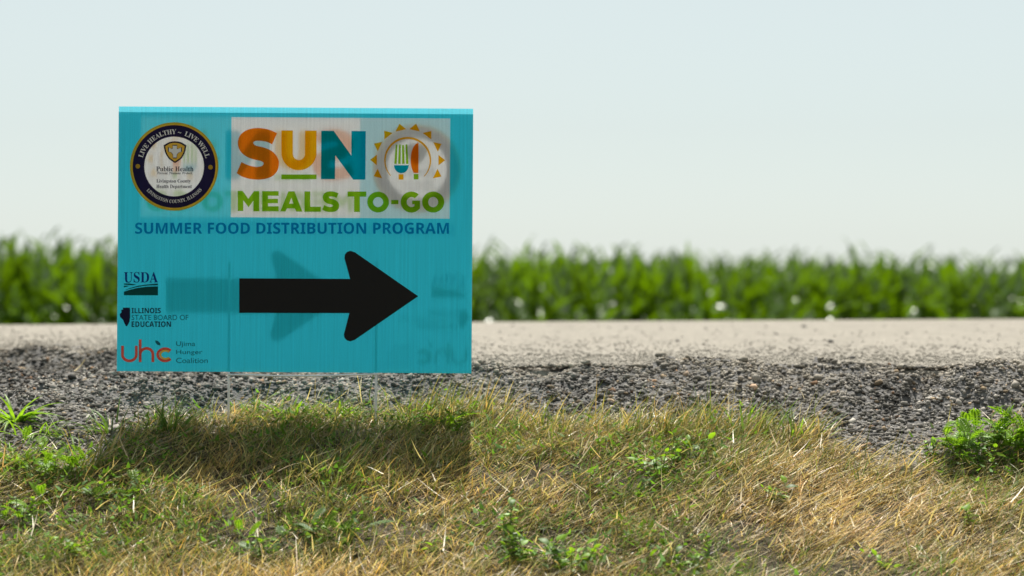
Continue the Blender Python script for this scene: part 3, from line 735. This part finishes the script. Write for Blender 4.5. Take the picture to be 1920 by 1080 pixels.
# lettering from the built-in font (bold and serif alphabets of its mathematical block)
def alpha(s, base): return ''.join(chr(base + ord(c) - 65) if 'A' <= c <= 'Z' else chr(base + 26 + ord(c) - 97) if 'a' <= c <= 'z' else c for c in s)
BOLD = lambda s: alpha(s, 0x1D5D4)
SERIF = lambda s: alpha(s, 0x1D400)
def text_geo(body, offset=0.0):
    c = bpy.data.curves.new('tmp', 'FONT'); c.body = body; c.size = 1; c.resolution_u = 4; c.offset = offset
    o = bpy.data.objects.new('tmp', c); me = o.to_mesh()
    v = np.array([p.co[:] for p in me.vertices]); f = [list(p.vertices) for p in me.polygons]
    o.to_mesh_clear(); bpy.data.objects.remove(o); bpy.data.curves.remove(c)
    return v, f
def text_part(name, items, mat, layer, parent, warp=None, **kw):
    """items: (body, x0, y0, x1, y1) with the ink box in photo pixels, or with warp(u, v) -> pixel"""
    V = []; F = []
    for it in items:
        body, bx = it[0], it[1:5]; off_ = it[5] if len(it) > 5 else 0.0
        v, f = text_geo(body, off_)
        lo, hi = v.min(0), v.max(0); u = (v[:, 0] - lo[0]) / (hi[0] - lo[0]); w = (v[:, 1] - lo[1]) / (hi[1] - lo[1])
        o = len(V)
        for a, b in zip(u, w):
            q = warp(a, b) if warp else (bx[0] + a * (bx[2] - bx[0]), bx[3] + b * (bx[1] - bx[3]))
            s_ = S(*q); V.append((s_[0], -.00025 * layer, s_[1] + SH / 2))
        F += [[o + i for i in g] for g in f]
    me = bpy.data.meshes.new(name); me.from_pydata(V, [], F); me.materials.append(mat)
    return printed(name, me, parent, **kw)

# the board: front sheet, back sheet and the vertical flutes between them
def sheet(name, y):
    nx = 2; V = [(-SW / 2, y, 0), (SW / 2, y, 0), (SW / 2, y, SH), (-SW / 2, y, SH)]
    me = bpy.data.meshes.new(name); me.from_pydata([(a, 0, c - SH / 2) for a, b, c in V], [], [(0, 1, 2, 3)]); me.materials.append(M_SHEET); return me
fs = link('front_sheet', sheet('front_sheet', 0), FRONT, (0, -GAP / 2, SH / 2))
bs_ = link('back_sheet', fs.data, FRONT, (0, GAP / 2, SH / 2)); bs_.rotation_euler = (0, 0, math.pi)
V = []; F = []
NF = 176
for k in range(NF + 1):
    x = -SW / 2 + SW * k / NF; i = len(V)
    for xx in (x - .0002, x + .0002): V += [(xx, -GAP / 2 + .0001, 0), (xx, GAP / 2 - .0001, 0), (xx, GAP / 2 - .0001, SH), (xx, -GAP / 2 + .0001, SH)]
    F += [(i, i + 1, i + 2, i + 3), (i + 4, i + 7, i + 6, i + 5), (i, i + 3, i + 7, i + 4), (i + 1, i + 5, i + 6, i + 2)]
me = bpy.data.meshes.new('flutes'); me.from_pydata(V, [], F); me.materials.append(M_FLUTE); link('flutes', me, FRONT)

# SUN
z1 = zp(430, 220, 7.111)
S_PTS = [(625, 212), (560, 180), (480, 155), (375, 143), (280, 152), (195, 185), (130, 245), (103, 330), (115, 410), (160, 480), (240, 535), (330, 565), (400, 580), (435, 595), (447, 615), (430, 645), (390, 658), (340, 660), (280, 650), (220, 630), (150, 597),
         (87, 745), (160, 790), (260, 820), (370, 830), (480, 818), (570, 780), (630, 710), (650, 625), (640, 555), (590, 480), (520, 430), (440, 400), (370, 385), (330, 370), (308, 345), (320, 322), (360, 313), (420, 315), (480, 325), (525, 342), (560, 360)]
SL = smooth_loop(S_PTS, {0, 20, 21, 41})
sun_o = flat('panel_lettering', [z1(SL)], ORANGE, 1, FRONT, label='orange letter S on the white panel'); sun_o.name = 'letter_s'
U_P = [(683, 175), (837, 175)] + arc(917, 490, 80, 80, 180, 360, 20) + [(998, 178), (1152, 178)] + arc(917.5, 470, 234.5, 235, 0, -180, 40)
flat('letter_u', [z1(U_P)], YELLOW, 1, FRONT)
flat('letter_n', [z1([(1215, 180), (1380, 180), (1615, 510), (1618, 182), (1808, 184), (1803, 830), (1640, 830), (1402, 505), (1398, 825), (1210, 825)])], TEAL, 1, FRONT)
flat('underline', [z1(box2(683, 763, 1152, 826))], GREEN, 1, FRONT)
# MEALS TO-GO
z2 = zp(430, 340, 4.571)
sb = [(790 + (a - 87) / 563 * 145, 86 + (b - 143) / 687 * 178) for a, b in SL]
gl = arc(1553, 178, 91, 90, 46, 322, 40) + [(1628, 232), (1628, 165), (1560, 165), (1560, 196), (1580, 196), (1580, 214)] + arc(1555, 178, 42, 43, 302, 48, 24)
flat('meals_lettering', [z2(p) if not isinstance(p[0], list) else [z2(q) for q in p] for p in [
    [(65, 82), (107, 82), (157, 150), (205, 84), (250, 84), (250, 257), (200, 257), (200, 165), (158, 222), (113, 162), (113, 254), (65, 254)],
    [(275, 84), (416, 84), (416, 124), (325, 124), (325, 150), (411, 150), (411, 188), (325, 188), (325, 214), (416, 214), (416, 257), (275, 257)],
    [[(500, 86), (552, 86), (620, 260), (567, 260), (555, 232), (487, 232), (475, 258), (430, 258)], [(525, 140), (543, 192), (505, 192)]],
    [(637, 87), (687, 87), (687, 218), (778, 218), (778, 261), (637, 261)], sb,
    [(1007, 88), (1167, 88), (1167, 132), (1112, 132), (1112, 263), (1062, 263), (1062, 131), (1007, 131)],
    [arc(1268, 178, 93, 89, 0, 351, 39), arc(1268, 178, 43, 43, 0, 351, 39)],
    box2(1380, 160, 1442, 196), gl,
    [arc(1740, 178, 95, 90, 0, 351, 39), arc(1740, 178, 43, 44, 0, 351, 39)]]], GREEN, 1, FRONT)
# sun and plate emblem
z3 = zp(680, 220, 8.306)
em = flat('plate_arc', [z3(stroke(arc(688, 675, 354, 354, 222, -44, 60), lambda t: 9 + 22 * math.sin(math.pi * t) ** .7))], YELLOW, 1, FRONT)
for tri in [[(560, 98), (665, 185), (500, 220)], [(820, 98), (877, 220), (715, 183)], [(322, 207), (455, 243), (325, 345)], [(1055, 212), (1055, 345), (922, 243)], [(162, 408), (292, 383), (222, 530)],
            [(1215, 413), (1157, 535), (1085, 387)], [(103, 662), (210, 583), (208, 748)], [(1272, 668), (1168, 748), (1168, 588)], [(220, 800), (290, 950), (158, 918)], [(1153, 803), (1213, 922), (1080, 950)]]:
    flat('sun_ray', [z3(tri)], YELLOW, 1, FRONT)
flat('fork_tines', [z3(q) for q in ([(502, 425), (528, 425), (518, 725), (480, 725)], [(552, 423), (580, 423), (578, 725), (540, 725)], [(600, 432), (630, 432), (640, 725), (602, 725)], [(655, 423), (682, 423), (700, 725), (664, 725)])], GREEN, 1, FRONT)
flat('fork_base', [z3(arc(590, 745, 114, 125, 180, 360, 30))], TEAL, 1, FRONT)
flat('fork_handle', [z3(box2(547, 887, 623, 970))], YELLOW, 1, FRONT)
flat('knife_blade', [z3(smooth_loop([(856, 430), (835, 408), (805, 425), (765, 490), (740, 580), (735, 680), (748, 780), (780, 865), (855, 868)], {7, 8}))], ORANGE, 1, FRONT)
flat('knife_handle', [z3(box2(783, 883, 856, 967))], GREEN, 1, FRONT)
text_part('program_lettering', [(BOLD('SUMMER FOOD DISTRIBUTION PROGRAM'), 252, 417.5, 840, 438.5)], BLUE, 1, FRONT)
# arrow
z4 = zp(500, 440, 3.857)
ARROW = [(-203, 316), (598, 320), (557, 170), (560, 145), (575, 125), (600, 117), (632, 127), (1090, 445), (632, 760), (600, 771), (575, 765), (557, 745), (553, 720), (593, 567), (-203, 565)]
flat('arrow', [z4(ARROW)], BLACK, 1, FRONT, back=False)
# health seal
zs = zp(210, 190, 4.909)
seal = flat('seal_ring', [[zs(q) for q in ring(565, 600, 275, 383)]], NAVY, 1, FRONT)
def sub(name, polys, mat, layer, **kw): return flat(name, polys, mat, layer, seal, **kw)
sub('gold_rim', [[zs(q) for q in ring(565, 600, 381, 407)]], GOLD, 2)
sub('gold_dot', [zs(arc(231, 598, 21, 21, 0, 345, 23))], GOLD, 2); sub('gold_dot', [zs(arc(900, 607, 21, 21, 0, 345, 23))], GOLD, 2)
SHD = smooth_loop([(468, 405), (520, 376), (573, 368), (625, 376), (678, 405), (664, 470), (630, 528), (573, 570), (516, 528), (482, 470)], {0, 4, 7})
sub('shield', [zs(SHD)], INKD, 1)
sub('shield_field', [zs([(573 + (a - 573) * .85, 464 + (b - 464) * .85) for a, b in SHD])], AMBER, 2)
CR = [(552, 405), (592, 405), (592, 437), (605, 437), (632, 424), (634, 465), (610, 470), (592, 490), (588, 522), (556, 522), (553, 490), (537, 470), (512, 463), (513, 424), (540, 437), (552, 434)]
sub('cross_outline', [zs([(573 + (a - 573) * 1.06, 464 + (b - 464) * 1.06) for a, b in CR])], INKD, 3)
sub('cross', [zs([(573 + (a - 573) * .93, 464 + (b - 464) * .93) for a, b in CR])], WHITEP, 4)
def around(r0, r1, a0, a1, cw=True):
    def w(u, v):
        a = RAD(a0 + (a1 - a0) * u); r = r0 + (r1 - r0) * v
        return (210 + (565 + r * math.cos(a)) / 4.909, 190 + (600 - r * math.sin(a)) / 4.909)
    return w
text_part('seal_motto', [(SERIF('LIVE HEALTHY ~  LIVE WELL'), 0, 0, 1, 1)], WHITEP, 3, seal, warp=around(298, 343, 164.5, 14.5))
text_part('seal_place', [(SERIF('LIVINGSTON COUNTY, ILLINOIS'), 0, 0, 1, 1)], WHITEP, 3, seal, warp=around(342, 305, 221, 320))
def zb(x0, y0, x1, y1): return (210 + x0 / 4.909, 190 + y0 / 4.909, 210 + x1 / 4.909, 190 + y1 / 4.909)
text_part('seal_caption', [(SERIF('Public Health'), *zb(400, 600, 743, 645)), (SERIF('Prevent. Promote. Protect.'), *zb(410, 650, 735, 672)), (SERIF('Livingston County'), *zb(403, 717, 718, 757)), (SERIF('Health Department'), *zb(402, 768, 727, 808))], INKD, 1, seal)
# partner logos
z5 = zp(210, 440, 3.857)
def zc(x0, y0, x1, y1): return (210 + x0 / 3.857, 440 + y0 / 3.857, 210 + x1 / 3.857, 440 + y1 / 3.857)
text_part('agriculture_lettering', [(SERIF('USDA'), *zc(82, 270, 328, 347))], UNAVY, 1, FRONT)
flat('field_emblem', [z5(p) for p in [[(82, 438), (82, 412), (120, 400), (180, 385), (250, 376), (328, 374), (328, 438)], [(82, 404), (120, 388), (180, 370), (250, 360), (328, 353), (328, 366), (250, 368), (180, 378), (120, 393)],
                                      [(82, 353), (120, 353), (170, 361), (150, 366), (82, 361)], [(82, 369), (122, 370), (82, 382)]]], DGREEN, 1, FRONT)
flat('state_outline', [z5([(75, 528), (124, 528), (127, 545), (127, 600), (122, 630), (112, 650), (105, 662), (95, 658), (85, 640), (75, 615), (55, 595), (52, 575), (65, 560), (62, 545), (76, 541)])], INKD, 1, FRONT)
text_part('education_lettering', [(BOLD('ILLINOIS'), *zc(138, 530, 348, 568)), (BOLD('EDUCATION'), *zc(138, 627, 422, 667))], INKD, 1, FRONT)
text_part('board_lettering', [('STATE BOARD OF', *zc(138, 580, 548, 617))], SLATE, 1, FRONT)
uh = [stroke([(72, 803), (72, 868)] + arc(122, 868, 50, 44, 180, 360, 20) + [(172, 803)], 20), stroke([(200, 757), (200, 921)], 20), stroke([(200, 905), (200, 866)] + arc(246, 866, 46, 44, 170, 0, 20) + [(292, 921)], 20),
      stroke(arc(380, 868, 54, 44, 42, 318, 40), 19)]
cl = flat('coalition_lettering', [z5(p) for p in uh], RED, 1, FRONT)
flat('kernel_arc', [z5(stroke(arc(382, 868, 36, 29, 42, 318, 40), 13))], AMBER, 2, cl)
flat('leaf_mark', [z5([(308, 764), (328, 768), (343, 782), (347, 801), (326, 796), (312, 783)])], SLATE, 2, cl)
text_part('coalition_caption', [('Ujima', *zc(460, 772, 597, 815)), ('Hunger', *zc(460, 833, 650, 873)), ('Coalition', *zc(460, 890, 688, 928))], SLATE, 1, FRONT)

# the reverse carries the same print, its arrow turned the other way
for nm, me in BACKPRINT:
    o = link(nm, me, FRONT, (0, GAP / 2 + .0002, 0)); o.rotation_euler = (0, 0, math.pi); o['label'] = 'print on the reverse of the board'
o = flat('arrow', [[(a - 137.5 / PXM, b) for a, b in z4(ARROW)]], BLACK, 1, FRONT, back=False)
for v in o.data.vertices: v.co.y = .00025
o.location = (0, GAP / 2 + .0002, 0); o['label'] = 'arrow printed on the reverse of the board'

# wire stake
m, n, l, out = new_mat('galvanised_wire'); p = n.new('ShaderNodeBsdfPrincipled'); p.inputs['Base Color'].default_value = (.74, .75, .76, 1); p.inputs['Metallic'].default_value = .15; p.inputs['Roughness'].default_value = .42
no = n.new('ShaderNodeTexNoise'); no.inputs['Scale'].default_value = 250; mr = n.new('ShaderNodeMapRange'); mr.inputs[3].default_value = .3; mr.inputs[4].default_value = .65; l.new(no.outputs[0], mr.inputs[0]); l.new(mr.outputs[0], p.inputs['Roughness'])
l.new(p.outputs[0], out.inputs[0]); M_WIRE = m
def tube(name, pts, r, parent, nseg=10):
    V = []; F = []; P = [Vector(p) for p in pts]
    for i, p in enumerate(P):
        t = (P[min(i + 1, len(P) - 1)] - P[max(i - 1, 0)]).normalized()
        a = t.cross(Vector((0, 1, 0))); a = a.normalized() if a.length > .1 else Vector((1, 0, 0)); b = t.cross(a)
        for k in range(nseg): V.append(tuple(p + a * r * math.cos(6.2832 * k / nseg) + b * r * math.sin(6.2832 * k / nseg)))
    for i in range(len(P) - 1):
        for k in range(nseg): F.append((nseg * i + k, nseg * i + (k + 1) % nseg, nseg * i + nseg + (k + 1) % nseg, nseg * i + nseg + k))
    F.append(tuple(range(nseg))[::-1]); F.append(tuple(nseg * (len(P) - 1) + k for k in range(nseg)))
    me = bpy.data.meshes.new(name); me.from_pydata(V, [], F); me.materials.append(M_WIRE); me.polygons.foreach_set('use_smooth', [True] * len(F))
    return link(name, me, parent)
xa0, xa1 = (430.5 - 960) / PXM, (428.5 - 960) / PXM; xb0, xb1 = (707 - 960) / PXM, (704.5 - 960) / PXM
gz = float(ground_z((xa1 + xb1) / 2, D_SIGN))
wz = lambda py: CAMZ + (HORIZON - py) / PXM
stake = thing('wire_stake', 'thin galvanised wire stake pushed into the turf holding up the sign', 'stake', ((xa1 + xb1) / 2, D_SIGN, gz))
ox, oz = (xa1 + xb1) / 2, gz
def up(x0, y0, x1): tube('upright', [(x0 - ox, 0, wz(y0) - oz), (x0 * .3 + x1 * .7 - ox, 0, wz(697) - oz), (x1 - ox, 0, -.10)], .0022, stake)
up(xa0, 492, xa1); up(xb0, 490, xb1)
tube('crossbar', [(xa1 - ox, -.0033, wz(702) - oz), (-.05, -.0033, wz(704.5) - oz), (.03, -.0033, wz(704.5) - oz), (xb1 - ox, -.0033, wz(701.5) - oz)], .0017, stake)
tube('crossbar', [(xa1 - ox, -.0033, -.02), (xb1 - ox, -.0033, -.02)], .0017, stake)
